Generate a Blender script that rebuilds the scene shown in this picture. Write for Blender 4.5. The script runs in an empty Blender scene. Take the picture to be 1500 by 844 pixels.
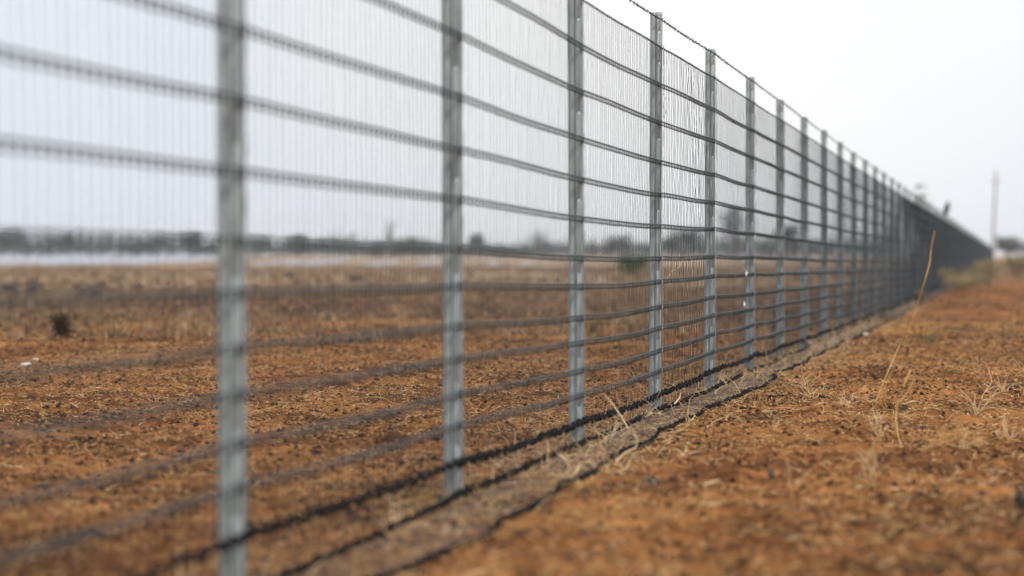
import bpy, math, random
import numpy as np
from mathutils import Vector

# ------------------------------------------------------------------ camera
sc = bpy.context.scene
R = math.radians
F, CX, CY, HOR = 3500.0, 750.0, 422.0, 380.0      # lens in photo pixels (1500 wide)
CAM_H = 0.755
cam_d = bpy.data.cameras.new('camera')
cam = bpy.data.objects.new('camera', cam_d)
sc.collection.objects.link(cam)
cam.location = (0, 0, CAM_H)
cam.rotation_euler = (R(90) - math.atan((CY - HOR) / F), 0, 0)
cam_d.sensor_width = 36.0
cam_d.lens = 36.0 * F / 1500.0
cam_d.clip_start = 0.05
cam_d.clip_end = 9000
cam_d.dof.use_dof = True
cam_d.dof.focus_distance = 12.6
cam_d.dof.aperture_fstop = 1.8
sc.camera = cam

# ------------------------------------------------------------------ world, sun, exposure
SUN_EL, SUN_AZ = R(42), R(138)       # azimuth clockwise from +Y
w = bpy.data.worlds.new("World"); sc.world = w; w.use_nodes = True
nt = w.node_tree; nt.nodes.clear()
def N(t, **k):
    n = nt.nodes.new(t)
    for a, b in k.items(): setattr(n, a, b)
    return n
out = N('ShaderNodeOutputWorld'); bg = N('ShaderNodeBackground')
sky = N('ShaderNodeTexSky', sky_type='NISHITA')
sky.sun_disc = False; sky.sun_elevation = SUN_EL; sky.sun_rotation = SUN_AZ
sky.dust_density = 5.0; sky.air_density = 1.5
tc = N('ShaderNodeTexCoord'); no = N('ShaderNodeTexNoise')
no.inputs['Scale'].default_value = 7.0; no.inputs['Detail'].default_value = 3
nt.links.new(tc.outputs['Generated'], no.inputs['Vector'])
# broad bright area of the cloud deck
dotn = N('ShaderNodeVectorMath', operation='DOT_PRODUCT')
bd = Vector(((1010 - CX) / F, 1, (380 + 150) / F)).normalized()
dotn.inputs[1].default_value = bd
nt.links.new(tc.outputs['Generated'], dotn.inputs[0])
mr = N('ShaderNodeMapRange'); mr.interpolation_type = 'SMOOTHSTEP'
mr.inputs['From Min'].default_value = math.cos(R(12.5)); mr.inputs['From Max'].default_value = 1.0
nt.links.new(dotn.outputs['Value'], mr.inputs['Value'])
ad = N('ShaderNodeMath', operation='MULTIPLY_ADD'); ad.inputs[1].default_value = 0.46; 
nt.links.new(no.outputs['Fac'], ad.inputs[0]); 
sc_ = N('ShaderNodeMath', operation='MULTIPLY'); sc_.inputs[1].default_value = 0.62
nt.links.new(mr.outputs['Result'], sc_.inputs[0]); nt.links.new(sc_.outputs[0], ad.inputs[2])
cr = N('ShaderNodeValToRGB')
cr.color_ramp.elements[0].position = 0.0; cr.color_ramp.elements[0].color = (0.755, 0.83, 0.93, 1)
cr.color_ramp.elements[1].position = 0.85; cr.color_ramp.elements[1].color = (1.0, 1.0, 1.0, 1)
nt.links.new(ad.outputs[0], cr.inputs['Fac'])
vm = N('ShaderNodeVectorMath', operation='SCALE'); vm.inputs['Scale'].default_value = 11.4
nt.links.new(cr.outputs['Color'], vm.inputs[0])
mx = N('ShaderNodeMixRGB'); mx.inputs['Fac'].default_value = 0.88
nt.links.new(sky.outputs['Color'], mx.inputs['Color1']); nt.links.new(vm.outputs['Vector'], mx.inputs['Color2'])
nt.links.new(mx.outputs['Color'], bg.inputs['Color']); bg.inputs['Strength'].default_value = 0.1
nt.links.new(bg.outputs['Background'], out.inputs['Surface'])

sd = bpy.data.lights.new('sun', 'SUN'); sun = bpy.data.objects.new('sun', sd)
sc.collection.objects.link(sun)
sd.energy = 2.3; sd.angle = R(10); sd.color = (1.0, 0.95, 0.88)
dirv = Vector((math.sin(SUN_AZ) * math.cos(SUN_EL), math.cos(SUN_AZ) * math.cos(SUN_EL), math.sin(SUN_EL)))
sun.rotation_euler = dirv.to_track_quat('Z', 'Y').to_euler()
sun.location = (0, 0, 30)
sc.view_settings.view_transform = 'Standard'; sc.view_settings.look = 'None'
sc.view_settings.exposure = 0.0; sc.view_settings.gamma = 1.0
sc.view_settings.use_curve_mapping = False
sc.render.engine = 'CYCLES'
sc.cycles.use_denoising = True
sc.cycles.max_bounces = 6; sc.cycles.volume_bounces = 1
sc.cycles.use_adaptive_sampling = False

# ------------------------------------------------------------------ helpers
rng = np.random.default_rng(7)
random.seed(7)
col = sc.collection

def hsh(ix, iy, seed):
    n = (ix.astype(np.int64) * 374761393 + iy.astype(np.int64) * 668265263 + seed * 974711) & 0xffffffff
    n = ((n ^ (n >> 13)) * 1274126177) & 0xffffffff
    return ((n ^ (n >> 16)) & 0xffff) / 65535.0
def vnoise(x, y, seed=0):
    x = np.asarray(x, float); y = np.asarray(y, float)
    ix = np.floor(x); iy = np.floor(y); fx = x - ix; fy = y - iy
    fx = fx * fx * (3 - 2 * fx); fy = fy * fy * (3 - 2 * fy)
    a = hsh(ix, iy, seed); b = hsh(ix + 1, iy, seed); c = hsh(ix, iy + 1, seed); d = hsh(ix + 1, iy + 1, seed)
    return (a + (b - a) * fx) * (1 - fy) + (c + (d - c) * fx) * fy - 0.5

def fence_x(y): return 0.208571 * y - 1.763
def ground(x, y):
    x = np.asarray(x, float); y = np.asarray(y, float)
    far = np.clip((y - 220) / 230, 0, 1); far = far * far * (3 - 2 * far) * 1.35
    near = np.clip((70 - y) / 40, 0, 1)
    z = vnoise(x * 0.6, y * 0.5, 1) * 0.05 + vnoise(x * 2.1, y * 1.7, 2) * 0.045
    z = z + near * (vnoise(x * 6, y * 6, 3) * 0.030 + vnoise(x * 14, y * 14, 4) * 0.030 + vnoise(x * 29, y * 29, 5) * 0.024)
    d = np.abs(x - fence_x(y))
    calm = 0.12 + 0.88 * np.clip((d - .22) / 0.6, 0, 1)
    k = np.round((y - 5.488) / 2.183); py_ = 5.488 + 2.183 * k
    mound = (.006 * np.exp(-((x - fence_x(py_) + .03) ** 2 + (y - py_) ** 2) / .0075) - .026 * np.exp(-(d / .32) ** 2)) * np.where(y < 45, 1, 0)
    return z * calm + far + mound
def gz(x, y): return float(ground(x, y))
def at(px, py):
    """ground point under a photo pixel (below the horizon)"""
    Y = CAM_H * F / (py - HOR)
    return ((px - CX) / F * Y, Y)

class MB:
    def __init__(s): s.v = []; s.f = []; s.t = []; s.n = 0
    def add(s, verts, faces, tint=0.5):
        verts = np.asarray(verts, np.float32).reshape(-1, 3); faces = np.asarray(faces, np.int64)
        s.v.append(verts); s.f.append(faces + s.n)
        t = np.empty(len(verts), np.float32); t[:] = tint; s.t.append(t)
        s.n += len(verts)
    def build(s, name, mat, parent=None, smooth=False, loc=None):
        V = np.concatenate(s.v)
        if loc is not None: V = V - np.asarray(loc, np.float32)
        me = bpy.data.meshes.new(name)
        me.vertices.add(len(V)); me.vertices.foreach_set('co', V.ravel())
        loops = np.concatenate([f.ravel() for f in s.f])
        sizes = np.concatenate([np.full(len(f), f.shape[1]) for f in s.f])
        starts = np.concatenate([[0], np.cumsum(sizes)[:-1]])
        me.loops.add(len(loops)); me.loops.foreach_set('vertex_index', loops.astype(np.int32))
        me.polygons.add(len(sizes))
        me.polygons.foreach_set('loop_start', starts.astype(np.int32))
        me.polygons.foreach_set('loop_total', sizes.astype(np.int32))
        if smooth: me.polygons.foreach_set('use_smooth', np.ones(len(sizes), bool))
        a = me.attributes.new('tint', 'FLOAT', 'POINT'); a.data.foreach_set('value', np.concatenate(s.t))
        me.update(calc_edges=True); me.validate()
        me.materials.append(mat)
        o = bpy.data.objects.new(name, me); col.objects.link(o)
        if loc is not None: o.location = loc
        if parent is not None:
            o.parent = parent
            if loc is None and parent.location.length > 0:
                o.location = -parent.location
        return o
    def tube(s, pts, rad, sides=4, tint=0.5):
        pts = np.asarray(pts, float); n = len(pts)
        rad = np.broadcast_to(np.asarray(rad, float), (n,))
        tg = np.gradient(pts, axis=0); tg /= np.linalg.norm(tg, axis=1)[:, None] + 1e-9
        up = np.where(np.abs(tg[:, 2:3]) > 0.9, np.array([[1., 0, 0]]), np.array([[0, 0, 1.]]))
        a = np.cross(tg, up); a /= np.linalg.norm(a, axis=1)[:, None] + 1e-9
        b = np.cross(tg, a)
        an = np.arange(sides) * 2 * math.pi / sides + math.pi / 4
        V = (pts[:, None] + rad[:, None, None] * (np.cos(an)[None, :, None] * a[:, None] + np.sin(an)[None, :, None] * b[:, None])).reshape(-1, 3)
        i = np.arange(n - 1)[:, None] * sides; k = np.arange(sides)[None]; k2 = (k + 1) % sides
        s.add(V, np.stack([i + k, i + k2, i + sides + k2, i + sides + k], -1).reshape(-1, 4), tint)
    def boxes(s, C, A, B, D, tint=0.5):
        """many boxes: centres C (n,3), half axes A,B,D (n,3)"""
        C = np.asarray(C, float); n = len(C)
        A, B, D = [np.broadcast_to(np.asarray(q, float), (n, 3)) for q in (A, B, D)]
        sg = np.array([(a, b, d) for a in (-1, 1) for b in (-1, 1) for d in (-1, 1)], float)
        V = C[:, None] + sg[None, :, 0:1] * A[:, None] + sg[None, :, 1:2] * B[:, None] + sg[None, :, 2:3] * D[:, None]
        q = np.array([(0, 1, 3, 2), (4, 6, 7, 5), (0, 4, 5, 1), (2, 3, 7, 6), (0, 2, 6, 4), (1, 5, 7, 3)])
        Fc = (np.arange(n)[:, None, None] * 8 + q[None]).reshape(-1, 4)
        t = np.repeat(np.broadcast_to(np.asarray(tint, float), (n,)), 8)
        s.add(V.reshape(-1, 3), Fc, t)

def tag(o, label=None, cat=None, group=None, kind=None):
    if label: o['label'] = label
    if cat: o['category'] = cat
    if group: o['group'] = group
    if kind: o['kind'] = kind
    return o
def empty(name, loc):
    o = bpy.data.objects.new(name, None); col.objects.link(o); o.location = loc; o.empty_display_size = .1
    return o

def mat(name, c0, c1, rough=0.8, metal=0.0, scale=8.0, bump=0.0, tint=True, spec=0.3, c2=None, stretch=None):
    """colour from c0 to c1 (to c2) by per-piece tint and a noise"""
    m = bpy.data.materials.new(name); m.use_nodes = True; t = m.node_tree
    b = t.nodes['Principled BSDF']; b.inputs['Roughness'].default_value = rough
    b.inputs['Metallic'].default_value = metal; b.inputs['Specular IOR Level'].default_value = spec
    tc = t.nodes.new('ShaderNodeTexCoord'); nz = t.nodes.new('ShaderNodeTexNoise')
    nz.inputs['Scale'].default_value = scale; nz.inputs['Detail'].default_value = 5
    if stretch:
        mp = t.nodes.new('ShaderNodeMapping'); mp.inputs['Scale'].default_value = stretch
        t.links.new(tc.outputs['Object'], mp.inputs['Vector']); t.links.new(mp.outputs['Vector'], nz.inputs['Vector'])
    else: t.links.new(tc.outputs['Object'], nz.inputs['Vector'])
    cr = t.nodes.new('ShaderNodeValToRGB')
    cr.color_ramp.elements[0].color = (*c0, 1); cr.color_ramp.elements[1].color = (*c1, 1)
    cr.color_ramp.elements[0].position = 0.15; cr.color_ramp.elements[1].position = 0.85
    if c2:
        cr.color_ramp.elements[1].position = 0.55
        e = cr.color_ramp.elements.new(0.9); e.color = (*c2, 1)
    if tint:
        at_ = t.nodes.new('ShaderNodeAttribute'); at_.attribute_name = 'tint'
        mm = t.nodes.new('ShaderNodeMath'); mm.operation = 'MULTIPLY_ADD'; mm.inputs[1].default_value = 0.9
        m3 = t.nodes.new('ShaderNodeMath'); m3.operation = 'SUBTRACT'; m3.inputs[1].default_value = 0.45
        t.links.new(at_.outputs['Fac'], m3.inputs[0]); t.links.new(m3.outputs[0], mm.inputs[0])
        t.links.new(nz.outputs['Fac'], mm.inputs[2]); t.links.new(mm.outputs[0], cr.inputs['Fac'])
    else: t.links.new(nz.outputs['Fac'], cr.inputs['Fac'])
    t.links.new(cr.outputs['Color'], b.inputs['Base Color'])
    if bump:
        bp = t.nodes.new('ShaderNodeBump'); bp.inputs['Strength'].default_value = bump; bp.inputs['Distance'].default_value = 0.01
        t.links.new(nz.outputs['Fac'], bp.inputs['Height']); t.links.new(bp.outputs['Normal'], b.inputs['Normal'])
    return m

M_post = mat('galvanised_steel', (.19, .225, .22), (.53, .58, .565), 0.55, 0.1, 34, 0.2, tint=False, spec=.5, stretch=(1, 1, .25))
M_wire = mat('weathered_wire', (.009, .016, .020), (.085, .108, .110), 0.55, 0.0, 30, spec=.3)
M_vwire = mat('thin_steel_wire', (.008, .013, .020), (.05, .065, .08), 0.55, 0.0, 12, spec=.25)
M_black = mat('dark_coated_wire', (.002, .003, .004), (.010, .011, .014), 0.85, 0.0, 25, spec=.12)
M_apron = mat('dark_apron_wire', (.05, .045, .045), (.24, .22, .21), 0.6, 0.1, 20)
M_tie = mat('bright_tie_wire', (.45, .46, .46), (.75, .76, .76), 0.35, 0.5, 20, spec=.6)
M_straw = mat('dry_straw', (.20, .085, .025), (.66, .40, .135), 0.8, 0, 9, c2=(.82, .62, .38))
M_clod = mat('soil_crumbs', (.014, .007, .004), (.17, .072, .030), 0.95, 0, 14, c2=(.42, .20, .085))
M_litter = mat('scrub_litter', (.06, .038, .025), (.24, .145, .075), 0.9, 0, 0.5, c2=(.45, .31, .18))
M_scrub = mat('grey_scrub', (.10, .075, .06), (.24, .19, .15), 0.9, 0, 3)
M_green = mat('olive_leaves', (.045, .06, .018), (.17, .18, .07), 0.8, 0, 4)
M_green2 = mat('green_leaves', (.04, .065, .02), (.12, .16, .055), 0.8, 0, 3)
M_sage = mat('sage_leaves', (.13, .105, .05), (.29, .23, .12), 0.9, 0, 2, c2=(.40, .30, .16))
M_dkleaf = mat('evergreen_leaves', (.014, .022, .016), (.05, .062, .05), 0.8, 0, 1)
M_bark = mat('grey_bark', (.10, .085, .07), (.22, .19, .16), 0.9, 0, 3)
M_bush = mat('dark_dry_twigs', (.018, .010, .006), (.09, .052, .024), 0.9, 0, 6)
M_stone = mat('white_stone', (.62, .58, .54), (.82, .80, .77), 0.8, 0, 20, .3)
M_white = mat('white_plastic', (.78, .78, .78), (.85, .85, .85), 0.5, 0, 10)
M_pole = mat('weathered_pole_timber', (.24, .22, .20), (.36, .34, .32), 0.9, 0, 3)
M_bird = mat('dark_feathers', (.012, .012, .014), (.03, .03, .035), 0.6, 0, 20)
M_blue = mat('grey_green_leaf', (.07, .085, .08), (.16, .18, .16), 0.8, 0, 20)
M_pan = mat('salt_crust', (.30, .29, .31), (.56, .56, .60), 0.7, 0, .05, tint=False)

# ------------------------------------------------------------------ ground
def ground_material():
    m = bpy.data.materials.new('red_soil'); m.use_nodes = True; t = m.node_tree
    b = t.nodes['Principled BSDF']; b.inputs['Roughness'].default_value = 0.95; b.inputs['Specular IOR Level'].default_value = .1
    tc = t.nodes.new('ShaderNodeTexCoord')
    def noise(scale, detail, sx=1, sy=1, rough=.6):
        mp = t.nodes.new('ShaderNodeMapping'); mp.inputs['Scale'].default_value = (sx, sy, 1)
        n = t.nodes.new('ShaderNodeTexNoise'); n.inputs['Scale'].default_value = scale
        n.inputs['Detail'].default_value = detail; n.inputs['Roughness'].default_value = rough
        t.links.new(tc.outputs['Object'], mp.inputs['Vector']); t.links.new(mp.outputs['Vector'], n.inputs['Vector'])
        return n.outputs['Fac']
    def ramp(fac, stops):
        r = t.nodes.new('ShaderNodeValToRGB'); e = r.color_ramp.elements
        e[0].position, e[0].color = stops[0][0], (*stops[0][1], 1)
        e[1].position, e[1].color = stops[-1][0], (*stops[-1][1], 1)
        for p, c in stops[1:-1]:
            q = e.new(p); q.color = (*c, 1)
        t.links.new(fac, r.inputs['Fac']); return r.outputs['Color']
    def mix(f, a, c):
        n = t.nodes.new('ShaderNodeMixRGB'); 
        if isinstance(f, float): n.inputs['Fac'].default_value = f
        else: t.links.new(f, n.inputs['Fac'])
        t.links.new(a, n.inputs['Color1']); t.links.new(c, n.inputs['Color2']); return n.outputs['Color']
    fine = ramp(noise(7, 10, 1, .8, .78), [(.39, (.020, .009, .004)), (.48, (.12, .048, .016)), (.57, (.37, .15, .048)), (.68, (.62, .34, .145))])
    broad = ramp(noise(1.1, 5), [(.40, (.07, .032, .013)), (.5, (.25, .095, .028)), (.60, (.52, .235, .078))])
    soil = mix(.5, fine, broad)
    scrub = ramp(noise(.9, 8, 1, .4), [(.38, (.030, .018, .012)), (.49, (.10, .058, .038)), (.60, (.27, .145, .072)), (.70, (.44, .27, .14))])
    tan = ramp(noise(.12, 7, 1, .25), [(.34, (.20, .13, .08)), (.5, (.36, .25, .155)), (.66, (.50, .38, .25))])
    sp = t.nodes.new('ShaderNodeSeparateXYZ'); t.links.new(tc.outputs['Object'], sp.inputs[0])
    mr = t.nodes.new('ShaderNodeMapRange'); mr.interpolation_type = 'SMOOTHSTEP'
    mr.inputs['From Min'].default_value = 45; mr.inputs['From Max'].default_value = 85
    t.links.new(sp.outputs['Y'], mr.inputs['Value'])
    grass = mix(mr.outputs['Result'], scrub, tan)
    # left of the fence the dry scrub starts about 28 m out, on the right much farther
    at_ = t.nodes.new('ShaderNodeAttribute'); at_.attribute_name = 'tint'
    c = mix(at_.outputs['Fac'], soil, grass)
    t.links.new(c, b.inputs['Base Color'])
    bp = t.nodes.new('ShaderNodeBump'); bp.inputs['Strength'].default_value = 1.0; bp.inputs['Distance'].default_value = .02
    t.links.new(noise(32, 6), bp.inputs['Height']); t.links.new(bp.outputs['Normal'], b.inputs['Normal'])
    return m
def scrub_mask(x, y):
    left = x < fence_x(y)
    m = np.where(left, np.clip((y - 24) / 9, 0, 1), np.clip((y - 75) / 60, 0, .55))
    n = vnoise(x * .35, y * .12, 9) + .5 * vnoise(x * 1.5, y * .5, 10)
    return np.clip(m + m * (1 - m) * 3 * n, 0, 1) * np.clip(.9 + n * .5, 0, 1)
xs_d = np.arange(-5.2, 4.6, 0.021)
gr = [xs_d[-1]]; st = .03
while gr[-1] < 1500: st *= 1.09; gr.append(gr[-1] + st)
xs = np.concatenate([[-(g - xs_d[-1]) + xs_d[0] for g in gr[:0:-1]], xs_d, gr[1:]])
ys = [-60, -30, -15, -8, -4, -1, 1, 2, 3, 3.6, 4.2, 4.6]
y = 4.8; st = .022
while y < 3000:
    ys.append(y)
    if y > 14: st *= 1.011
    if y > 300: st *= 1.1
    y += st
ys = np.array(ys)
GX, GY = np.meshgrid(xs, ys)
GZ = ground(GX, GY)
nx, ny = len(xs), len(ys)
i = (np.arange(ny - 1)[:, None] * nx + np.arange(nx - 1)[None]).ravel()
mb = MB(); mb.add(np.stack([GX, GY, GZ], -1).reshape(-1, 3), np.stack([i, i + 1, i + nx + 1, i + nx], -1), scrub_mask(GX, GY).ravel())
g = mb.build('ground', ground_material(), smooth=True); tag(g, kind='structure')

# pale salt pans far off beyond the fence
def pan(cx, cy, rx, ry, sd_):
    mb = MB(); n = 40
    an = np.linspace(0, 2 * math.pi, n, endpoint=False)
    rr = 1 + .35 * vnoise(np.cos(an) * 2 + sd_, np.sin(an) * 2, sd_)
    rings = [np.stack([cx + rx * k * rr * np.cos(an), cy + ry * k * rr * np.sin(an)], -1) for k in (1, .75, .5, .25, .02)]
    P = np.concatenate(rings); z = ground(P[:, 0], P[:, 1]) + .05
    i = (np.arange(4)[:, None] * n + np.arange(n)[None]); j = (np.arange(4)[:, None] * n + (np.arange(n)[None] + 1) % n)
    mb.add(np.column_stack([P, z]), np.stack([i, j, j + n, i + n], -1).reshape(-1, 4))
    tag(mb.build('salt_pan', M_pan, smooth=True), kind='structure')
pan(-66, 300, 12, 70, 3); pan(-50, 330, 9, 75, 5); pan(-88, 350, 12, 80, 8); pan(-75, 420, 30, 60, 11)
for (px, Y, wpx, ry) in ((470, 300, 30, 34), (560, 285, 22, 28), (405, 290, 20, 30), (630, 290, 14, 26), (722, 280, 10, 22), (770, 285, 8, 22)):
    pan((px - CX) / F * Y, Y, wpx / F * Y, ry, int(px))

# ------------------------------------------------------------------ fence
FD = np.array([0.208571, 1.0, 0]); FD /= np.linalg.norm(FD)          # along the fence, away from the camera
FN = np.array([FD[1], -FD[0], 0])                                     # towards the camera side
Y0, DY = 5.488, 2.183
DZ = {-2: .04, -1: .04, 0: .036, 1: .027, 2: .0, 3: .0, 4: .015, 5: .01, 6: .004, 7: -.004, 8: -.01, 9: -.016, 10: -.02, 11: -.022, 12: -.02}
NPOST = 112
def dz_at(n):
    n = np.asarray(n, float)
    ks = np.arange(-2, NPOST + 1)
    vs = np.array([DZ.get(k, -.015 + .03 * float(vnoise(k * .31, 0, 22))) for k in ks])
    return np.interp(n, ks, vs)
def fpos(n, off, z):
    """point on the fence: n posts along, off towards the camera side, z up"""
    n = np.asarray(n, float); y = Y0 + DY * n
    off = np.broadcast_to(np.asarray(off, float), n.shape); z = np.broadcast_to(np.asarray(z, float), n.shape)
    return np.stack([fence_x(y) + FN[0] * off, y + FN[1] * off, z], -1)
def bulge(n, z):
    """the netting leaves the straight line a little between posts"""
    fr = np.asarray(n, float) % 1.0
    return np.sin(fr * math.pi) * (0.008 + .022 * vnoise(np.asarray(n) * 1.3, np.asarray(z) * 2.3, 31)) + .004
def sag(n, z, amt=.006):
    fr = np.asarray(n, float) % 1.0
    return -4 * fr * (1 - fr) * amt + .007 * vnoise(np.asarray(n) * 2.2, np.asarray(z) * 9.1, 33)
LEVELS = [1.82, 1.628, 1.443, 1.245, 1.081, .922, .761, .645, .517, .412, .299, .197]
fence = empty('fence', (float(fence_x(Y0)), Y0, 0))
tag(fence, 'tall galvanised steel fence of fine wire netting running away to the horizon', 'fence')
K = 43
NMIN, NNEAR, NFAR = -1.0, 44.0, float(NPOST)

# horizontal cables with their rows of knots
nn = np.concatenate([np.arange(NMIN, 14, 1 / 16), np.arange(14, NNEAR, 1 / 6), np.arange(NNEAR, NFAR + .01, .5)])
kn = np.arange(int(NMIN * K), int(NNEAR * K)) / K
kn = kn + (rng.random(len(kn)) - .5) * .0014
def lz(n, L): return L + dz_at(n) + sag(n, L)
for L in LEVELS:
    mb = MB()
    z = lz(nn, L)
    th = .0037 if L < 1.8 else .0034
    top = fpos(nn, bulge(nn, L), z + (.008 if L < 1.8 else 0))
    mb.tube(top, th, 6, .5)
    if L < 1.8:
        mb.tube(fpos(nn, bulge(nn, L) - .002, z - .009), .0027, 4, .3)
        hh, zo = .0130, -.002
    else: hh, zo = .006, -.001
    C = fpos(kn, bulge(kn, L), lz(kn, L) + zo + (rng.random(len(kn)) - .5) * .003)
    tn = rng.random(len(kn)) * .5 + .2
    lean = (rng.random(len(kn)) - .5) * .003
    mb.boxes(C, FD * .0036, FN * .0023, np.array([[0, 0, hh]]) + lean[:, None] * FD[None], tn)
    fn_ = nn[nn >= NNEAR - .5]
    mb.boxes(fpos((fn_[1:] + fn_[:-1]) / 2, .004, lz((fn_[1:] + fn_[:-1]) / 2, L) + zo),
             FD * DY * .26, FN * .003, (0, 0, hh), .4)
    mb.build('cable', M_wire, fence)

# vertical wires of the netting
mb = MB()
rows = []
for L in LEVELS + [.084]:
    rows.append(L)
rows = sorted(rows, reverse=True)
seg = []
for a, b_ in zip(rows[:-1], rows[1:]): seg += [a, a - (a - b_) * .33, a - (a - b_) * .67]
seg += [rows[-1], .01]
for (ks, cols, sides, rad) in ((np.arange(int(NMIN * K), 14 * K) / K, seg, 4, .00115),
                           (np.arange(14 * K, int(NFAR * K)) / K, rows + [.01], 3, .0013)):
    n0 = ks + (rng.random(len(ks)) - .5) * .0030
    m = len(n0); P = np.zeros((m, len(cols), 3))
    messy = np.clip(1 - np.abs(n0 - 3.55) / .55, 0, 1)        # the crumpled stretch behind the fourth post
    for j, zc in enumerate(cols):
        knot = any(abs(zc - q) < 1e-6 for q in rows)
        amp = 0.0 if knot else (.0014 + .005 * messy)
        jit = (rng.random(m) - .5) * 2 * amp
        n_ = n0 + jit / 2.23 * 1.6 + .5 * messy * vnoise(n0 * 2, np.full(m, zc * 2.5), 44) * .02
        P[:, j] = fpos(n_, bulge(n0, zc) + jit * .6, zc + (lz(n0, zc) - zc) * min(1, zc / .4))
    an = np.arange(sides) * 2 * math.pi / sides
    ring = rad * (np.cos(an)[:, None] * FD[None] + np.sin(an)[:, None] * FN[None])
    V = P[:, :, None] + ring[None, None]
    base = (np.arange(m)[:, None, None] * len(cols) + np.arange(len(cols) - 1)[None, :, None]) * sides
    k = np.arange(sides)[None, None]; k2 = (k + 1) % sides
    Fc = np.stack([base + k, base + k2, base + sides + k2, base + sides + k], -1).reshape(-1, 4)
    mb.add(V.reshape(-1, 3), Fc, np.repeat(rng.random(m), len(cols) * sides))
tag(mb.build('netting', M_vwire, fence), 'fine upright wires of the netting')

# barbed top strand
mb = MB()
nb = np.arange(NMIN, NFAR, 1 / 24)
def bz(n): return 1.962 + dz_at(n) + sag(n, 3.0, .008)
ph = nb * DY / .05 * 3.14
mb.tube(fpos(nb, .004 + .0022 * np.cos(ph), bz(nb) + .0022 * np.sin(ph)), .0018, 4, .3)
mb.tube(fpos(nb, .004 - .0022 * np.cos(ph), bz(nb) - .0022 * np.sin(ph)), .0018, 4, .3)
bk = np.arange(NMIN, 40, .045); bk = bk + (rng.random(len(bk)) - .5) * .006
for s_ in range(2):
    d = rng.normal(size=(len(bk), 3)); d /= np.linalg.norm(d, axis=1)[:, None]
    e = np.cross(d, FD); e /= np.linalg.norm(e, axis=1)[:, None]
    mb.boxes(fpos(bk + s_ * .002, .004, bz(bk)), d * .012, e * .0011, np.cross(d, e) * .0011, .3)
mb.boxes(fpos(bk, .004, bz(bk)), FD * .006, FN * .0038, (0, 0, .0038), .3)
mb.build('barbed_wire', M_wire, fence)

# dark apron netting laced on at the foot and laid out over the ground
na = np.arange(NMIN, 60, 1 / 14)
def out_off(n): return .262 + .10 * vnoise(n * 1.7, 0, 51) + .06 * vnoise(n * 6, 0, 52)
def in_off(n): return .022 + .035 * vnoise(n * 2.3, 0, 53)
def gpt(n, off, dz=.0):
    P = fpos(n, off, 0); P[:, 2] = ground(P[:, 0], P[:, 1]) + dz; return P
def foot_z(n): return .086 + dz_at(n) + sag(n, .3, .012) + .012 * vnoise(n * 5, 0, 54)
for nm, pts, kr, kh in (('apron_top_cable', fpos(na, .010, foot_z(na)), .0062, .017),
                    ('apron_fold_cable', gpt(na, in_off(na), .030 + .008 * vnoise(na * 3, 1, 55)), .0080, .014),
                    ('apron_edge_cable', gpt(na, out_off(na), .020 + .014 * vnoise(na * 4, 2, 56)), .0062, .011)):
    mb = MB(); mb.tube(pts, kr * (1 + .5 * vnoise(na * 9, 3, 57)) * (1 + (.9 * np.exp(-((na - np.round(na)) / .05) ** 2) if kh == .017 else 0)), 6, .4)
    ka = np.arange(int(NMIN * K), 30 * K) / K + rng.random(len(np.arange(int(NMIN * K), 30 * K))) * .004
    C = np.stack([np.interp(ka, na, pts[:, q]) for q in range(3)], -1)
    C[:, 2] += (rng.random(len(ka)) - .5) * .006
    dd = rng.normal(size=(len(ka), 3)) * .35 + np.array([0, 0, 1.]); dd /= np.linalg.norm(dd, axis=1)[:, None]
    mb.boxes(C, FD * .0042, FN * .0045, dd * kh, rng.random(len(ka)) * .6 + .2)
    mb.build(nm, M_black, fence)
mb = MB()
ka = np.arange(int(NMIN * K), 40 * K) / K
ka = ka + (rng.random(len(ka)) - .5) * .006
m = len(ka); J = 9
P = np.zeros((m, J, 3)); P[:, 0] = fpos(ka, .008, foot_z(ka) + .008)
drift = .012 * vnoise(ka * 2.5, 0, 61) + .010
P[:, 1] = (fpos(ka, .008, foot_z(ka)) + gpt(ka + drift * .3, in_off(ka), .016)) / 2 + FN * .006
for j in range(2, J):
    tt = (j - 2) / (J - 3)
    off = in_off(ka) * (1 - tt) + out_off(ka) * tt
    P[:, j] = gpt(ka + drift * (tt + .3), off, .016 + .012 * vnoise(ka * 30, tt * 5, 62) + .014 * math.sin(tt * math.pi))
sides = 3; an = np.arange(3) * 2 * math.pi / 3; rad = .0009
ring = rad * (np.cos(an)[:, None] * FD[None] + np.sin(an)[:, None] * np.array([[.3, 0, 1.]]))
V = P[:, :, None] + ring[None, None]
base = (np.arange(m)[:, None, None] * J + np.arange(J - 1)[None, :, None]) * 3
k = np.arange(3)[None, None]; k2 = (k + 1) % 3
mb.add(V.reshape(-1, 3), np.stack([base + k, base + k2, base + 3 + k2, base + 3 + k], -1).reshape(-1, 4), np.repeat(rng.random(m), J * 3))
for tt in (.2, .38, .55, .72, .88):       # cross wires of the apron
    mb.tube(gpt(na, in_off(na) * (1 - tt) + out_off(na) * tt, .018 + .012 * vnoise(na * 5, tt, 63)), .0013, 3, .5)
tag(mb.build('ground_apron', M_apron, fence), 'dark netting apron laid flat on the soil at the fence foot')

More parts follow.
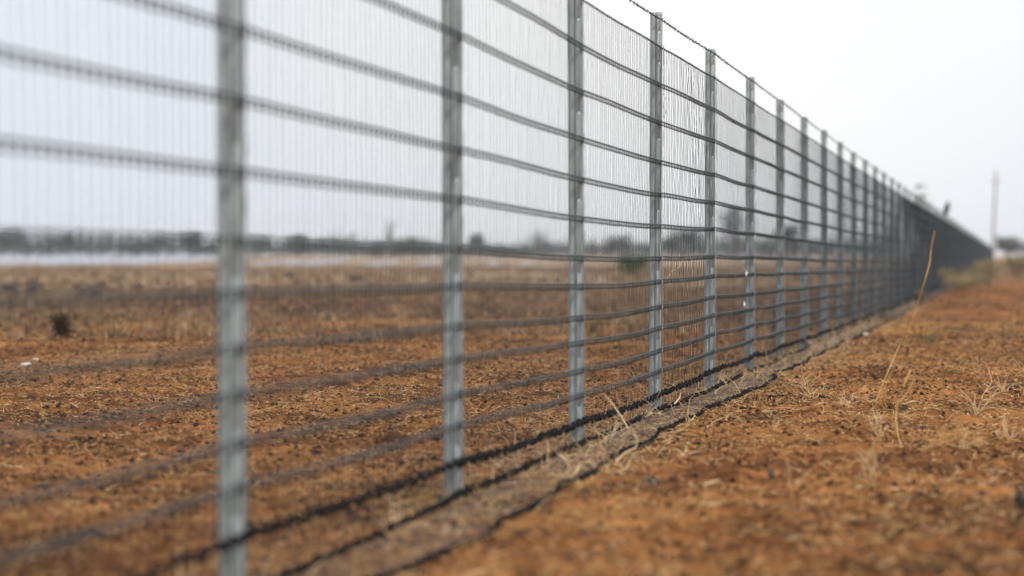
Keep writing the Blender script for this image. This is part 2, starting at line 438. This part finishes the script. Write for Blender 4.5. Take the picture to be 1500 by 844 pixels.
# posts: folded steel channel with a row of punched holes
def post_mesh():
    mb = MB()
    prof = [(.0, -.058), (.0, -.041), (.007, -.037), (.007, -.029), (.0, -.025), (.0, -.0170), (.0, -.0105), (.0, -.003), (.032, -.003)]
    prof = [(.018, -.058)] + prof
    holes = [1.975, 1.90, 1.745, 1.36, 1.0, .70, .35, .15]
    zs = [-.25]
    for h in sorted(holes): zs += [h - .0035, h + .0035]
    zs += [2.0]
    hi = 6
    P = np.array([[FD[0] * u + FN[0] * v, FD[1] * u + FN[1] * v, z] for z in zs for (u, v) in prof])
    n = len(prof); fs = []
    for a in range(len(zs) - 1):
        for b in range(n - 1):
            if a % 2 == 1 and b == hi: continue
            fs.append((a * n + b, a * n + b + 1, (a + 1) * n + b + 1, (a + 1) * n + b))
    mb.add(P, fs); return mb
def tie_mesh(bright):
    mb = MB()
    zz = np.linspace(.1, 1.82, 60)
    w_ = .0015 * np.sin(zz * 47) + .001 * np.sin(zz * 91)
    mb.tube(np.stack([FD[0] * .0 + FN[0] * (.0085 + w_), FD[1] * .0 + FN[1] * (.0085 + w_), zz], -1), .0016, 4, .5)
    for L in LEVELS:       # twisted loop round the cable and post edge
        th = np.linspace(0, 2 * math.pi, 9)
        loop = np.stack([.004 * np.cos(th * 2), -.002 + .013 * np.cos(th), L + .013 * np.sin(th)], -1)
        W = loop[:, :1] * FD[None] + loop[:, 1:2] * FN[None]; W[:, 2] = loop[:, 2]
        mb.tube(W, .0015, 4, .4)
    return mb
M_tie2 = mat('dull_tie_wire', (.22, .23, .23), (.50, .52, .52), 0.4, 0.5, 9, spec=.6)
post0 = post_mesh().build('post', M_post, fence)
sol = post0.modifiers.new('thickness', 'SOLIDIFY'); sol.thickness = .0028; sol.offset = 0
tie0 = tie_mesh(True).build('tie_wire', M_tie2)
tie0.parent = post0
first = True
for n in range(-1, 99):
    y = Y0 + DY * n; x = float(fence_x(y))
    p = post0 if first else post0.copy()
    if not first: col.objects.link(p)
    p.parent = fence
    h = dz_at(n) * .6 + random.uniform(-.006, .006)
    p.location = (x - fence.location.x, y - fence.location.y, h)
    p.rotation_euler = (random.uniform(-.004, .004), random.uniform(-.003, .003), 0)
    if n in (3,): p.rotation_euler = (0, .0035, 0)
    if n <= 16:
        t_ = tie0 if first else tie0.copy()
        if not first: col.objects.link(t_)
        t_.parent = p; t_.location = (0, 0, dz_at(n) - h)
    first = False
mb = MB()
for n in range(99, NPOST + 1):
    y = Y0 + DY * n
    c = fpos(np.array([float(n)]), -.03, .95)
    mb.boxes(c, FD * .02, FN * .028, (0, 0, 1.05))
tag(mb.build('post', M_post, fence), 'farthest posts of the fence', kind='stuff')

# the bright loop of loose tie wire on the fourth post, and two white tags on the netting
mb = MB()
tt = np.linspace(0, 1, 14)
q = fpos(np.full(14, 3.0), .012 + .014 * np.sin(tt * math.pi), 1.60 - .14 * tt)
q[:, 0] += .006 * np.sin(tt * math.pi); mb.tube(q, .0026, 6, .9)
tag(mb.build('loose_wire', M_tie, fence), 'bright loose loop of tie wire below the second cable')
for (px, py) in ((1084, 402), (1081, 447)):
    n_ = (1792. * F / 1000 / (1480 - px) - Y0) / DY; z_ = CAM_H - (py - HOR) / (F / (Y0 + DY * n_))
    mb = MB(); c = fpos(np.array([n_]), .012, z_)[0]
    mb.boxes([c], FD * .010, FN * .006, (.003, 0, .014), .5)
    mb.tube([c + np.array([0, 0, .012]), c + np.array([0, .004, .028]), c - FN * .01 + np.array([0, 0, .03])], .0018, 4, .5)
    tag(mb.build('tag', M_white, fence), 'small white plastic tag clipped on the netting')

# ------------------------------------------------------------------ loose soil crumbs, straw and litter (uncountable)
def scatter(nr, y0, y1, wide=.245, power=1.0, clear=False):
    Y = y0 + (y1 - y0) * rng.random(nr) ** power if power != 1 else np.sqrt(y0 ** 2 + (y1 ** 2 - y0 ** 2) * rng.random(nr))
    X = (rng.random(nr) * 2 - 1) * (wide * Y + .25)
    return X, Y
OCT = np.array([(1, 0, 0), (-1, 0, 0), (0, 1, 0), (0, -1, 0), (0, 0, 1), (0, 0, -1)], float)
OF = np.array([(0, 2, 4), (2, 1, 4), (1, 3, 4), (3, 0, 4), (2, 0, 5), (1, 2, 5), (3, 1, 5), (0, 3, 5)])
def crumbs(mb, X, Y, size, flat=.6):
    n = len(X); Z = ground(X, Y)
    D = OCT[None] * (.6 + .8 * rng.random((n, 6, 1))) * size[:, None, None]
    a = rng.random(n) * 6.28; ca, sa = np.cos(a), np.sin(a)
    D = np.stack([D[..., 0] * ca[:, None] - D[..., 1] * sa[:, None], D[..., 0] * sa[:, None] + D[..., 1] * ca[:, None], D[..., 2] * flat], -1)
    V = D + np.stack([X, Y, Z + size * .2], -1)[:, None]
    mb.add(V.reshape(-1, 3), (np.arange(n)[:, None, None] * 6 + OF[None]).reshape(-1, 3), np.repeat(rng.random(n), 6))
mb = MB()
X, Y = scatter(150000, 4.9, 24); k = vnoise(X * 1.6, Y * 1.1, 72) + .5 * vnoise(X * 6, Y * 4, 73) + .5 * rng.random(len(X)) > -.02
X, Y = X[k], Y[k]; crumbs(mb, X, Y, .003 + .013 * rng.random(len(X)) ** 2.2, .75)
X, Y = scatter(60000, 20, 62); k = vnoise(X * .8, Y * .5, 74) + .5 * rng.random(len(X)) > 0.05
X, Y = X[k], Y[k]; crumbs(mb, X, Y, .006 + .028 * rng.random(len(X)) ** 2.2, .7)
tag(mb.build('soil_crumbs', M_clod), 'loose crumbs of red soil scattered over the ground', 'soil', kind='stuff')

def straws(mb, X, Y, ln, rad, up=.25, tint=None):
    n = len(X); Z = ground(X, Y)
    a = rng.random(n) * 6.28; el = np.abs(rng.normal(size=n)) * up
    D = np.stack([np.cos(a) * np.cos(el), np.sin(a) * np.cos(el), np.sin(el)], -1)
    c0 = np.stack([X, Y, Z + rad], -1); 
    D2 = D + rng.normal(size=(n, 3)) * .35; D2[:, 2] *= .6
    P = np.stack([c0, c0 + D * ln[:, None] * .5, c0 + D * ln[:, None] * .5 + D2 * ln[:, None] * .5], 1)
    side = np.cross(D, [0, 0, 1.]); side /= np.linalg.norm(side, axis=1)[:, None] + 1e-6
    u = np.cross(side, D)
    r = rad[:, None, None, None]
    ring = np.stack([side, -.5 * side + .87 * u, -.5 * side - .87 * u], 1)[:, None]
    V = P[:, :, None] + ring * r * np.array([1, .9, .4])[None, :, None, None]
    base = (np.arange(n)[:, None, None] * 3 + np.arange(2)[None, :, None]) * 3
    k = np.arange(3)[None, None]; k2 = (k + 1) % 3
    t = rng.random(n) if tint is None else tint
    mb.add(V.reshape(-1, 3), np.stack([base + k, base + k2, base + 3 + k2, base + 3 + k], -1).reshape(-1, 4), np.repeat(t, 9))
mb = MB()
X, Y = scatter(190000, 5, 30); keep = vnoise(X * 1.3, Y * 1.1, 71) + .3 * rng.random(len(X)) > -.02; X, Y = X[keep], Y[keep]
straws(mb, X, Y, .012 + .065 * rng.random(len(X)) ** 3, .0010 + .0018 * rng.random(len(X)), .3, np.clip(rng.random(len(X)) * .75 + .3 * vnoise(X, Y, 75), 0, 1))
# straw drifted against the fence foot
n_ = rng.random(5200) * 18 - .8; off = rng.normal(size=len(n_)) * .14 + .06
P = fpos(n_, off, 0)
straws(mb, P[:, 0], P[:, 1], .03 + .11 * rng.random(len(n_)) ** 1.6, .0009 + .0016 * rng.random(len(n_)), .45, .35 + .65 * rng.random(len(n_)))
n_ = 1.3 + rng.random(700) ** 1.3 * 11; off = rng.normal(size=len(n_)) * .13 + .05
k = vnoise(n_ * 3, 0, 76) + .4 * rng.random(len(n_)) > .1; n_, off = n_[k], off[k]; P = fpos(n_, off, 0)
straws(mb, P[:, 0], P[:, 1], .06 + .14 * rng.random(len(n_)), .0010 + .0014 * rng.random(len(n_)), .9, .6 + .4 * rng.random(len(n_)))
X, Y = scatter(9000, 6.5, 26); k = (vnoise(X * 1.1, Y * .8, 77) + .25 * vnoise(X * 5, Y * 4, 78) > .17) & (X > fence_x(Y) + .25); X, Y = X[k], Y[k]
straws(mb, X, Y, .04 + .09 * rng.random(len(X)), .0009 + .0010 * rng.random(len(X)), .8, .55 + .4 * rng.random(len(X)))
tag(mb.build('straw_litter', M_straw), 'short dry straw littering the bare soil', 'straw', kind='stuff')

# short dry scrub of the open land beyond the fence
def tufts(mb, X, Y, h, nb=7):
    n = len(X)
    Xr = np.repeat(X, nb) + rng.normal(size=n * nb) * np.repeat(h, nb) * .35
    Yr = np.repeat(Y, nb) + rng.normal(size=n * nb) * np.repeat(h, nb) * .35
    hr = np.repeat(h, nb) * (.5 + .7 * rng.random(n * nb)); Z = ground(Xr, Yr)
    a = rng.random(n * nb) * 6.28; wv = hr * .16
    dx, dy = np.cos(a) * wv, np.sin(a) * wv
    lx, ly = rng.normal(size=n * nb) * hr * .35, rng.normal(size=n * nb) * hr * .35
    V = np.stack([np.stack([Xr - dx, Yr - dy, Z - .01], -1), np.stack([Xr + dx, Yr + dy, Z - .01], -1), np.stack([Xr + lx, Yr + ly, Z + hr], -1)], 1)
    t = np.repeat(rng.random(n), nb) * .7 + .3 * rng.random(n * nb)
    mb.add(V.reshape(-1, 3), (np.arange(n * nb)[:, None] * 3 + np.arange(3)[None]), np.repeat(t, 3))
mb = MB()
X, Y = scatter(26000, 22, 60, .25); k = (X < fence_x(Y) - .5) & (vnoise(X * .5, Y * .3, 81) + .25 * rng.random(len(X)) > 0.0)
tufts(mb, X[k], Y[k], .03 + .09 * rng.random(k.sum()) ** 2)
X, Y = scatter(14000, 55, 230, .26); k = (X < fence_x(Y) - 1) & (vnoise(X * .12, Y * .06, 82) + .3 * rng.random(len(X)) > -.05)
tufts(mb, X[k], Y[k], .08 + .16 * rng.random(k.sum()))
X, Y = scatter(5000, 45, 260, .26); k = (X > fence_x(Y) + 2) & (rng.random(len(X)) > .3)
tufts(mb, X[k], Y[k], .05 + .12 * rng.random(k.sum()))
tag(mb.build('dry_grass', M_litter), 'low brown dry grass and scrub across the far paddock', 'grass', kind='stuff')

# ------------------------------------------------------------------ single plants
def stem(mb, p, d, ln, rad, depth, seg=6, wob=.25, up=.0, br=.5, tint=None):
    pts = [np.array(p, float)]; d = np.array(d, float); d /= np.linalg.norm(d)
    for k in range(seg):
        d = d + np.array([random.gauss(0, wob), random.gauss(0, wob), random.gauss(0, wob) + up]) * .5; d /= np.linalg.norm(d)
        pts.append(pts[-1] + d * ln / seg)
        if depth > 0 and random.random() < br:
            e = d + np.array([random.gauss(0, .7), random.gauss(0, .7), random.gauss(.1, .5)])
            stem(mb, pts[-1], e, ln * random.uniform(.35, .6), rad * .65, depth - 1, 4, wob, up, br, tint)
    pts = np.array(pts); pts[:, 2] = np.maximum(pts[:, 2], ground(pts[:, 0], pts[:, 1]) + rad * .5)
    mb.tube(pts, np.linspace(rad, rad * .4, len(pts)), 4, random.random() * .5 + .5 if tint is None else tint)
def weed(px, py, h, nst, rad, label, lean=(0, 0), depth=2, mt=None, name='dry_weed', wob=.3, spread=.6, group=None, cat='weed', tint=None, br=.5):
    x, y = at(px, py); z = gz(x, y)
    mb = MB(); rad *= 1.45; tint = random.uniform(.75, 1) if tint is None else tint
    for _ in range(nst):
        dd = (random.gauss(lean[0], spread), random.gauss(lean[1], spread), 1)
        stem(mb, (x + random.gauss(0, .008), y + random.gauss(0, .008), z - .005), dd, h * random.uniform(.6, 1.1), rad, depth, wob=wob, tint=tint, br=br)
    o = mb.build(name, mt or M_straw, loc=(x, y, z)); tag(o, label, cat, group); return o
weed(968, 592, .16, 7, .0016, 'tangled pale dry weed caught round the foot of the fourth post', (-.5, .1), 3, br=.65)
weed(925, 612, .15, 6, .0015, 'spreading straw coloured weed behind the dark foot cable left of the fourth post', (.2, 0), 3)
weed(893, 640, .13, 4, .0014, 'small twiggy dry weed just right of the third post foot', (.1, 0), 2)
weed(1116, 512, .24, 3, .0024, 'tall pale weed standing behind the netting right of the sixth post', (0, 0), 1, spread=.12, wob=.12)
weed(1190, 585, .13, 7, .0013, 'low yellow dry tuft beside the outer edge of the netting apron', (.2, 0), 2)
weed(1430, 612, .19, 5, .0016, 'forked dry weed on the open soil right of the tall bent stalk', (.2, 0), 2, spread=.7)
weed(1275, 700, .12, 9, .0014, 'low clump of upright straw stubble left of the tall stalk base', (0, 0), 1, spread=.35, wob=.15)
weed(1345, 665, .22, 6, .0017, 'long dry runners sprawling to the right over the soil', (2.2, .5), 2, spread=.5, wob=.2, tint=.5)
weed(578, 772, .11, 4, .002, 'blurred pale straw tuft in the apron left of the third post', (0, 0), 1, spread=.4)
weed(262, 870, .13, 4, .0025, 'blurred tan stalk at the bottom left corner', (0, 0), 0, spread=.12, wob=.1)
weed(832, 700, .08, 5, .0024, 'curled thick pale straw blades lying over the apron cables', (.3, 0), 0, spread=.9, wob=.6)
weed(915, 690, .10, 2, .0022, 'bent pale stem hooked over the outer apron cable', (.5, 0), 0, spread=.3, wob=.6)
weed(1205, 515, .18, 5, .0015, 'reddish dry weed by the apron under the ninth post', (0, 0), 2)
weed(1003, 668, .06, 3, .0018, 'short pale sprig at the apron edge below the fifth post', (.6, 0), 1)

weed(1236, 602, .10, 6, .0012, 'small open tuft of straw halfway between the apron edge and the tall stalk', (0, 0), 2, spread=.8)
weed(1405, 655, .14, 6, .0013, 'golden tangle of dry runners just right of the tall stalk base', (1.2, 0), 2, spread=.7)
weed(1470, 580, .12, 6, .0012, 'dry tuft near the right edge above the forked weed', (0, 0), 2, spread=.7)
weed(1478, 640, .10, 7, .0012, 'spiky low straw tuft near the right edge beside the forked weed', (-.3, 0), 2, spread=.8)
weed(1130, 628, .07, 5, .0011, 'tiny straw tuft on the soil right of the outer apron cable', (0, 0), 1, spread=.8)
weed(1290, 640, .12, 6, .0012, 'thin golden wisps close left of the tall stalk base', (-.2, 0), 2, spread=.4)
# the tall bent stalk
x, y = at(1318, 655); z0 = gz(x, y)
mb = MB()
def pxl(pl, Y, dy=0):
    return np.array([((px - CX) / F * (Y + dy * k), Y + dy * k, CAM_H - (py - HOR) / F * (Y + dy * k)) for k, (px, py) in enumerate(pl)])
mb.tube(pxl([(1320, 657), (1313, 632), (1303, 606), (1290, 592), (1291, 578), (1301, 556), (1315, 528), (1325, 500), (1336, 470), (1347, 436), (1355, 410), (1362, 385), (1364, 362), (1369, 338)], y, .02),
        np.array([3.4, 3.4, 3.4, 3.2, 3, 2.8, 2.6, 2.6, 2.6, 2.6, 2.6, 3, 3.6, 3.6]) * .0009, 6, .22)
mb.tube(pxl([(1322, 657), (1316, 640), (1312, 612), (1315, 590), (1326, 560), (1334, 542)], y, .015), .0032, 5, .6)
mb.tube(pxl([(1315, 590), (1322, 585), (1332, 572), (1341, 548)], y + .04, .01), .0024, 4, .6)
mb.tube(pxl([(1290, 592), (1278, 586), (1262, 580)], y + .06, .01), .0012, 4, .7)
tag(mb.build('dry_stalk', M_straw, loc=(x, y, z0)), 'tall thin bent brown stalk rising from the soil before the far fence', 'stalk')

def stalk(pl, Y, rad, label, name='straw_stalk', tint=.9, cat='straw'):
    P = pxl(pl, Y, .01); mb = MB(); mb.tube(P, np.linspace(rad, rad * .7, len(P)), 5, tint)
    tag(mb.build(name, M_straw), label, cat)
stalk([(921, 629), (910, 610), (896, 590), (880, 572)], 10.4, .0032, 'thick pale straw leaning against the foot cable right of the third post')
stalk([(988, 592), (995, 584), (998, 574)], 11.9, .0045, 'short upright pale straw hooked over the fold of the apron by the fourth post')
stalk([(902, 688), (903, 676), (915, 664), (932, 656), (934, 645), (928, 634)], 8.9, .0034, 'bright curved straw arching over the outer apron cable')
stalk([(905, 690), (914, 697), (922, 702)], 8.5, .0036, 'short pale straw end pointing at the bare soil beside the outer cable')
stalk([(818, 665), (830, 675), (835, 690)], 8.5, .0036, 'curved pale straw left of an upright one on the apron')
stalk([(841, 702), (844, 690), (849, 680)], 8.4, .0036, 'upright pale straw just right of a curved one on the apron')
stalk([(1283, 588), (1303, 540), (1318, 505), (1325, 490)], 10.6, .0026, 'faint tan stalk rising left of the forked weed', tint=.6)
# twig caught in the netting, pale stick
mb = MB()
yt = 12.6
for pl in ([(975, 412), (984, 398), (990, 385), (996, 372)], [(984, 398), (994, 392), (1000, 382)], [(984, 398), (975, 392), (970, 386)]):
    mb.tube(pxl(pl, yt, .01), .0011, 4, .9)
tag(mb.build('dry_twig', M_straw), 'small pale forked twig caught in the netting right of the fourth post', 'twig')
x, y = at(1030, 712); z = gz(x, y) + .008
mb = MB(); mb.tube([(x - .035, y, z), (x - .01, y + .01, z + .004), (x + .055, y + .03, z + .022)], [.0045, .004, .0035], 6, .95)
mb.tube([(x - .035, y, z), (x - .045, y + .005, z + .018)], [.004, .003], 5, .9)
tag(mb.build('stick', M_straw, loc=(x, y, z)), 'short pale broken stick lying on the soil beyond the apron', 'stick')

# leafy bits
def leafy(name, x, y, w_, h_, nl, size, mt, label, cat, stems=True, mts=None, squash=1.0, group=None, parts=True, zc=.5, hollow=.5, clump=6):
    z = gz(x, y)
    o = empty(name, (x, y, z)); tag(o, label, cat, group)
    cl = rng.normal(size=(clump, 3)); cl /= np.linalg.norm(cl, axis=1)[:, None]
    cl *= (rng.random((clump, 1)) ** .5) * .7
    cid = rng.integers(0, clump, nl)
    P = cl[cid] + rng.normal(size=(nl, 3)) * .22
    P = P * np.array([w_ / 2, w_ / 2 * squash, h_ / 2]); P[:, 2] += h_ * zc
    P[:, 2] = np.abs(P[:, 2]); P += np.array([x, y, z])
    D = rng.normal(size=(nl, 3)); D /= np.linalg.norm(D, axis=1)[:, None]
    E = np.cross(D, rng.normal(size=(nl, 3))); E /= np.linalg.norm(E, axis=1)[:, None]
    s = size * (.5 + rng.random((nl, 1)))
    V = np.stack([P - D * s, P + E * s * .45, P + D * s, P - E * s * .45], 1)
    mb = MB(); mb.add(V.reshape(-1, 3), np.arange(nl * 4).reshape(-1, 4), np.repeat(np.clip(rng.random(nl) * .6 + .4 * cid / clump, 0, 1), 4))
    mb.build('foliage', mt, o)
    mb = MB()
    for c in cl[:max(3, clump // 2)]:
        e = np.array([x, y, z]) + np.array([c[0] * w_ / 2, c[1] * w_ / 2 * squash, h_ * zc + c[2] * h_ / 2])
        b0 = np.array([x + random.gauss(0, w_ * .03), y, z - .02])
        mid = (b0 + e) / 2 + np.array([c[0] * w_ * .1, 0, 0])
        r0 = max(.0015, h_ * .018)
        mb.tube([b0, mid, e], [r0, r0 * .7, r0 * .35], 5, .5)
    mb.build('stem' , mts or M_bark, o)
    return o
def atY(px, Y): return (px - CX) / F * Y
x, y = at(1366, 511); leafy('green_tuft', x, y, .21, .11, 260, .011, M_sage, 'small green weed tuft on the orange soil beyond the tall stalk', 'weed')
x, y = at(1496, 757); leafy('olive_clump', x, y, .06, .085, 260, .008, M_scrub, 'dark olive weed at the right edge of the soil', 'weed')
x, y = at(1131, 703); leafy('grey_sprig', x, y, .03, .05, 60, .007, M_blue, 'tiny grey green leaf sprig alone on the soil', 'sprig')
x, y = at(955, 712); leafy('green_sprout', x, y, .10, .035, 90, .008, M_blue, 'low pale green sprout at the outer apron cable', 'weed')
leafy('green_bush', atY(928, 112), 112, 1.9, .95, 2200, .05, M_green2, 'rounded green bush seen through the netting left of the fourth post', 'bush', clump=10)
leafy('olive_shrub', atY(1405, 58), 58, 2.0, .62, 1500, .035, M_sage, 'low grey green shrub at the foot of the far fence', 'shrub')
leafy('olive_shrub', atY(1450, 66), 66, 2.0, .8, 1700, .035, M_sage, 'taller olive shrub right of the far fence end', 'shrub')
leafy('olive_shrub', atY(1492, 90), 90, 2.6, .9, 1700, .05, M_sage, 'brownish shrub cut by the right edge', 'shrub')
leafy('dry_shrub', atY(1345, 42), 42, .5, .28, 700, .02, M_scrub, 'small grey twiggy shrub against the fence foot behind the tall stalk', 'shrub')
leafy('dry_shrub', atY(1300, 29), 29, .45, .14, 500, .015, M_scrub, 'flat grey green mat of weed on the apron right of the twelfth post', 'weed')
for (px, Y, ww, hh, lb) in ((20, 45, .7, .35, 'low brown shrub at the left edge beyond the fence'),
                            (50, 47, .5, .4, 'low brown shrub second from the left edge beyond the fence'),
                            (130, 44, .6, .35, 'brown shrub left of the first post in the scrub band'),
                            (515, 75, .7, .4, 'small grey brown shrub midway between the first and second posts'),
                            (425, 80, .6, .35, 'small brown shrub just right of the first post')):
    leafy('dry_shrub', atY(px, Y), Y, ww, hh, 500, .03, M_scrub, lb, 'shrub')

# round tumbleweed
x, y = at(89, 503); z = gz(x, y)
mb = MB()
for k in range(200):
    a = random.uniform(0, 6.28); e_ = random.uniform(-.9, 1.5)
    d = np.array([math.cos(a) * math.cos(e_), math.sin(a) * math.cos(e_), math.sin(e_)])
    stem(mb, (x, y, z + .105), d, random.uniform(.09, .15), .0034, 1, 5, .35, tint=random.random())
tag(mb.build('tumbleweed', M_bush, loc=(x, y, z)), 'round dark brown tumbleweed on the soil left of the first post', 'tumbleweed')

# white stones
def stone(px, py, s, label, mt=M_stone):
    x, y = at(px, py); z = gz(x, y)
    import bmesh
    bm = bmesh.new(); bmesh.ops.create_icosphere(bm, subdivisions=2, radius=s)
    for v in bm.verts:
        k = 1 + .3 * float(vnoise(v.co.x / s * 1.3 + px, v.co.y / s * 1.3 + v.co.z / s * 2, 91)) * 2
        v.co = Vector((v.co.x * k * 1.3, v.co.y * k, v.co.z * k * .65))
    me = bpy.data.meshes.new('white_stone'); bm.to_mesh(me); bm.free(); me.materials.append(mt)
    a = me.attributes.new('tint', 'FLOAT', 'POINT'); a.data.foreach_set('value', np.full(len(me.vertices), .5, np.float32))
    o = bpy.data.objects.new('white_stone', me); col.objects.link(o); o.location = (x, y, z + s * .25)
    tag(o, label, 'stone', 'white stones on the soil')
stone(52, 524, .035, 'larger white stone below the tumbleweed')
stone(38, 541, .026, 'smaller white stone lower left of the tumbleweed')
stone(1268, 490, .026, 'white stone on the soil at the apron edge beyond the ninth post')

# ------------------------------------------------------------------ far trees, pole, bird
def tree(px, Y, top_px, wpx, label, nl=500, name='far_tree', mt=None, sparse=False, group='trees along the horizon', cat='tree'):
    x = atY(px, Y); z = gz(x, Y)
    h = CAM_H + (HOR - top_px) / F * Y - z; ww = wpx / F * Y
    o = empty(name, (x, Y, z)); tag(o, label, cat, group)
    mb = MB(); tips = []
    mb.tube([(x, Y, z - .2), (x + h * .02, Y, z + h * .3), (x - h * .02, Y, z + h * .55)], [h * .04, h * .03, h * .018], 7)
    for k in range(9):
        a = random.uniform(0, 6.28); s = random.uniform(.25, .55)
        b0 = np.array([x, Y, z + h * random.uniform(.2, .5)])
        e = np.array([x + math.cos(a) * ww * s * .8, Y + math.sin(a) * ww * s * .8, z + h * random.uniform(.55, .92)])
        mb.tube([b0, (b0 + e) / 2 + np.array([0, 0, h * .05]), e], [h * .016, h * .011, h * .005], 5)
        tips.append(e); tips.append((b0 * .3 + e * .7))
    mb.build('trunk', M_bark, o)
    tips = np.array(tips + [np.array([x, Y, z + h * .85])]); cid = rng.integers(0, len(tips), nl)
    P = tips[cid] + rng.normal(size=(nl, 3)) * np.array([ww * .13, ww * .13, h * .09])
    P[:, 2] = np.clip(P[:, 2], z + h * .08, z + h)
    D = rng.normal(size=(nl, 3)); D /= np.linalg.norm(D, axis=1)[:, None]
    E = np.cross(D, rng.normal(size=(nl, 3))); E /= np.linalg.norm(E, axis=1)[:, None]
    s = (h * (.05 if not sparse else .03)) * (.5 + rng.random((nl, 1)))
    V = np.stack([P - D * s, P + E * s * .6, P + D * s, P - E * s * .6], 1)
    mb = MB(); mb.add(V.reshape(-1, 3), np.arange(nl * 4).reshape(-1, 4), np.repeat(.4 * rng.random(nl) + .6 * (cid / len(tips)), 4))
    mb.build('crown', mt or M_dkleaf, o)
    return o
tree(20, 400, 336, 46, 'broad dark tree at the left edge of the horizon')
tree(100, 440, 341, 34, 'rounded far tree between the left edge and the first post')
tree(285, 420, 340, 40, 'far tree just left of the first post')
tree(440, 420, 342, 44, 'wide dark far tree right of the first post')
tree(572, 380, 322, 20, 'thin pale far tree standing taller left of the second post', 55, sparse=True)
tree(600, 430, 348, 36, 'low far tree close left of the second post')
tree(698, 400, 342, 24, 'far tree just right of the second post')
tree(790, 400, 334, 40, 'loose pale far tree left of the third post', 260, sparse=True)
tree(905, 360, 344, 40, 'far tree between the third and fourth posts')
tree(1000, 330, 334, 56, 'broad dark tree between the fourth and fifth posts', 700)
tree(1080, 330, 302, 50, 'tallest pale tree of the horizon behind the sixth post', 500, sparse=True)
tree(1150, 330, 330, 44, 'dark far tree behind the seventh post')
tree(1347, 95, 273, 30, 'bare topped tree rising over the fence where it turns dark', 200, sparse=True, name='bare_tree', mt=M_scrub, group=None)
tree(1476, 300, 348, 34, 'dark round bush at the far end of the fence right of the pole', 600, name='far_bush', group=None, cat='bush')
tree(1498, 420, 356, 22, 'small far tree cut by the right edge of the picture', 300)
# the continuous low wood along the horizon
mb = MB()
cx = np.concatenate([np.linspace(-120, 1290, 150), np.linspace(1480, 1640, 12), np.linspace(-1500, -130, 110), np.linspace(1660, 3000, 100)])
for c_ in cx:
    Y = random.uniform(440, 620); x = atY(c_ + random.gauss(0, 4), Y); z = gz(x, Y)
    h = random.uniform(3.4, 5.0) * (1 + .35 * float(vnoise(c_ * .02, 0, 95))); ww = random.uniform(3, 6.5)
    if c_ > 640 and c_ < 900: h *= .75
    nl = 170
    P = rng.normal(size=(nl, 3)) * np.array([ww * .3, ww * .3, h * .22]) + np.array([x, Y, z + h * .45])
    P[:, 2] = np.clip(P[:, 2], z, z + h)
    D = rng.normal(size=(nl, 3)); D /= np.linalg.norm(D, axis=1)[:, None]
    E = np.cross(D, rng.normal(size=(nl, 3))); E /= np.linalg.norm(E, axis=1)[:, None]
    s = .34 * (.5 + rng.random((nl, 1)))
    V = np.stack([P - D * s, P + E * s * .6, P + D * s, P - E * s * .6], 1)
    mb.add(V.reshape(-1, 3), np.arange(nl * 4).reshape(-1, 4), np.repeat(rng.random(nl), 4))
    mb.tube([(x, Y, z - .2), (x, Y, z + h * .6)], [.12, .06], 5, .2)
tag(mb.build('far_wood', M_dkleaf), 'low dark belt of trees along the whole horizon', 'wood', kind='stuff')

# utility pole
Yp = 250.; xp = atY(1457, Yp); zp = gz(xp, Yp)
o = empty('utility_pole', (xp, Yp, zp)); tag(o, 'pale slim utility pole standing alone beyond the far fence end', 'pole')
mb = MB(); mb.tube([(xp - .25, Yp, zp - .5), (xp - .1, Yp, zp + 4), (xp + .12, Yp, zp + 9.9)], [.17, .14, .11], 10); mb.build('shaft', M_pole, o)
mb = MB(); mb.boxes([(xp + .1, Yp - .1, zp + 8.9)], (.55, .25, 0), (-.02, .05, 0), (0, 0, .06)); mb.build('crossarm', M_pole, o)
for s_ in (-.45, .0, .45):
    mb = MB(); c = (xp + .1 + s_, Yp - .1 + s_ * .45, zp + 8.95)
    mb.tube([c, (c[0], c[1], c[2] + .12), (c[0], c[1], c[2] + .2), (c[0], c[1], c[2] + .26)], [.025, .07, .05, .02], 8); mb.build('insulator', M_white, o)

# bird on the post top
yb = Y0 + DY * 28; xb = float(fence_x(yb)) - .03; zb = 2.0 + float(dz_at(28)) * .6
mb = MB()
B = lambda a, b: (xb + a, yb, zb + b)
mb.tube([B(-.05, -.10), B(-.03, .02), B(-.005, .10), B(.02, .19), B(.035, .255), B(.045, .30), B(.05, .345), B(.055, .37)],
        [.012, .045, .075, .085, .06, .042, .045, .012], 12, .5)                      # tail, body, neck and head in one
mb.tube([B(.075, .345), B(.105, .338), B(.135, .325)], [.018, .012, .003], 6, .1)      # beak
mb.tube([B(-.065, -.06), B(-.055, .05), B(-.02, .17), B(.01, .23)], [.006, .03, .045, .02], 8, .3)
for s_ in (-.02, .025):
    mb.tube([(xb + .01, yb + s_, zb + .06), (xb + .02, yb + s_, zb + .015), (xb + .045, yb + s_, zb + .004)], [.009, .006, .004], 5, .2)
tag(mb.build('bird', M_bird, smooth=True, loc=(xb, yb, zb)), 'dark bird perched upright on a far post top', 'bird')

# ------------------------------------------------------------------ haze
HAZE = 0.00038
if HAZE:
    mb = MB(); mb.boxes([(0, 1500, 7.0)], (1620, 0, 0), (0, 1620, 0), (0, 0, 8.5))
    m = bpy.data.materials.new('air_haze'); m.use_nodes = True; t = m.node_tree; t.nodes.clear()
    o_ = t.nodes.new('ShaderNodeOutputMaterial'); v = t.nodes.new('ShaderNodeVolumePrincipled')
    v.inputs['Color'].default_value = (.90, .93, .98, 1); v.inputs['Density'].default_value = HAZE
    t.links.new(v.outputs['Volume'], o_.inputs['Volume'])
    tag(mb.build('haze', m), kind='stuff')
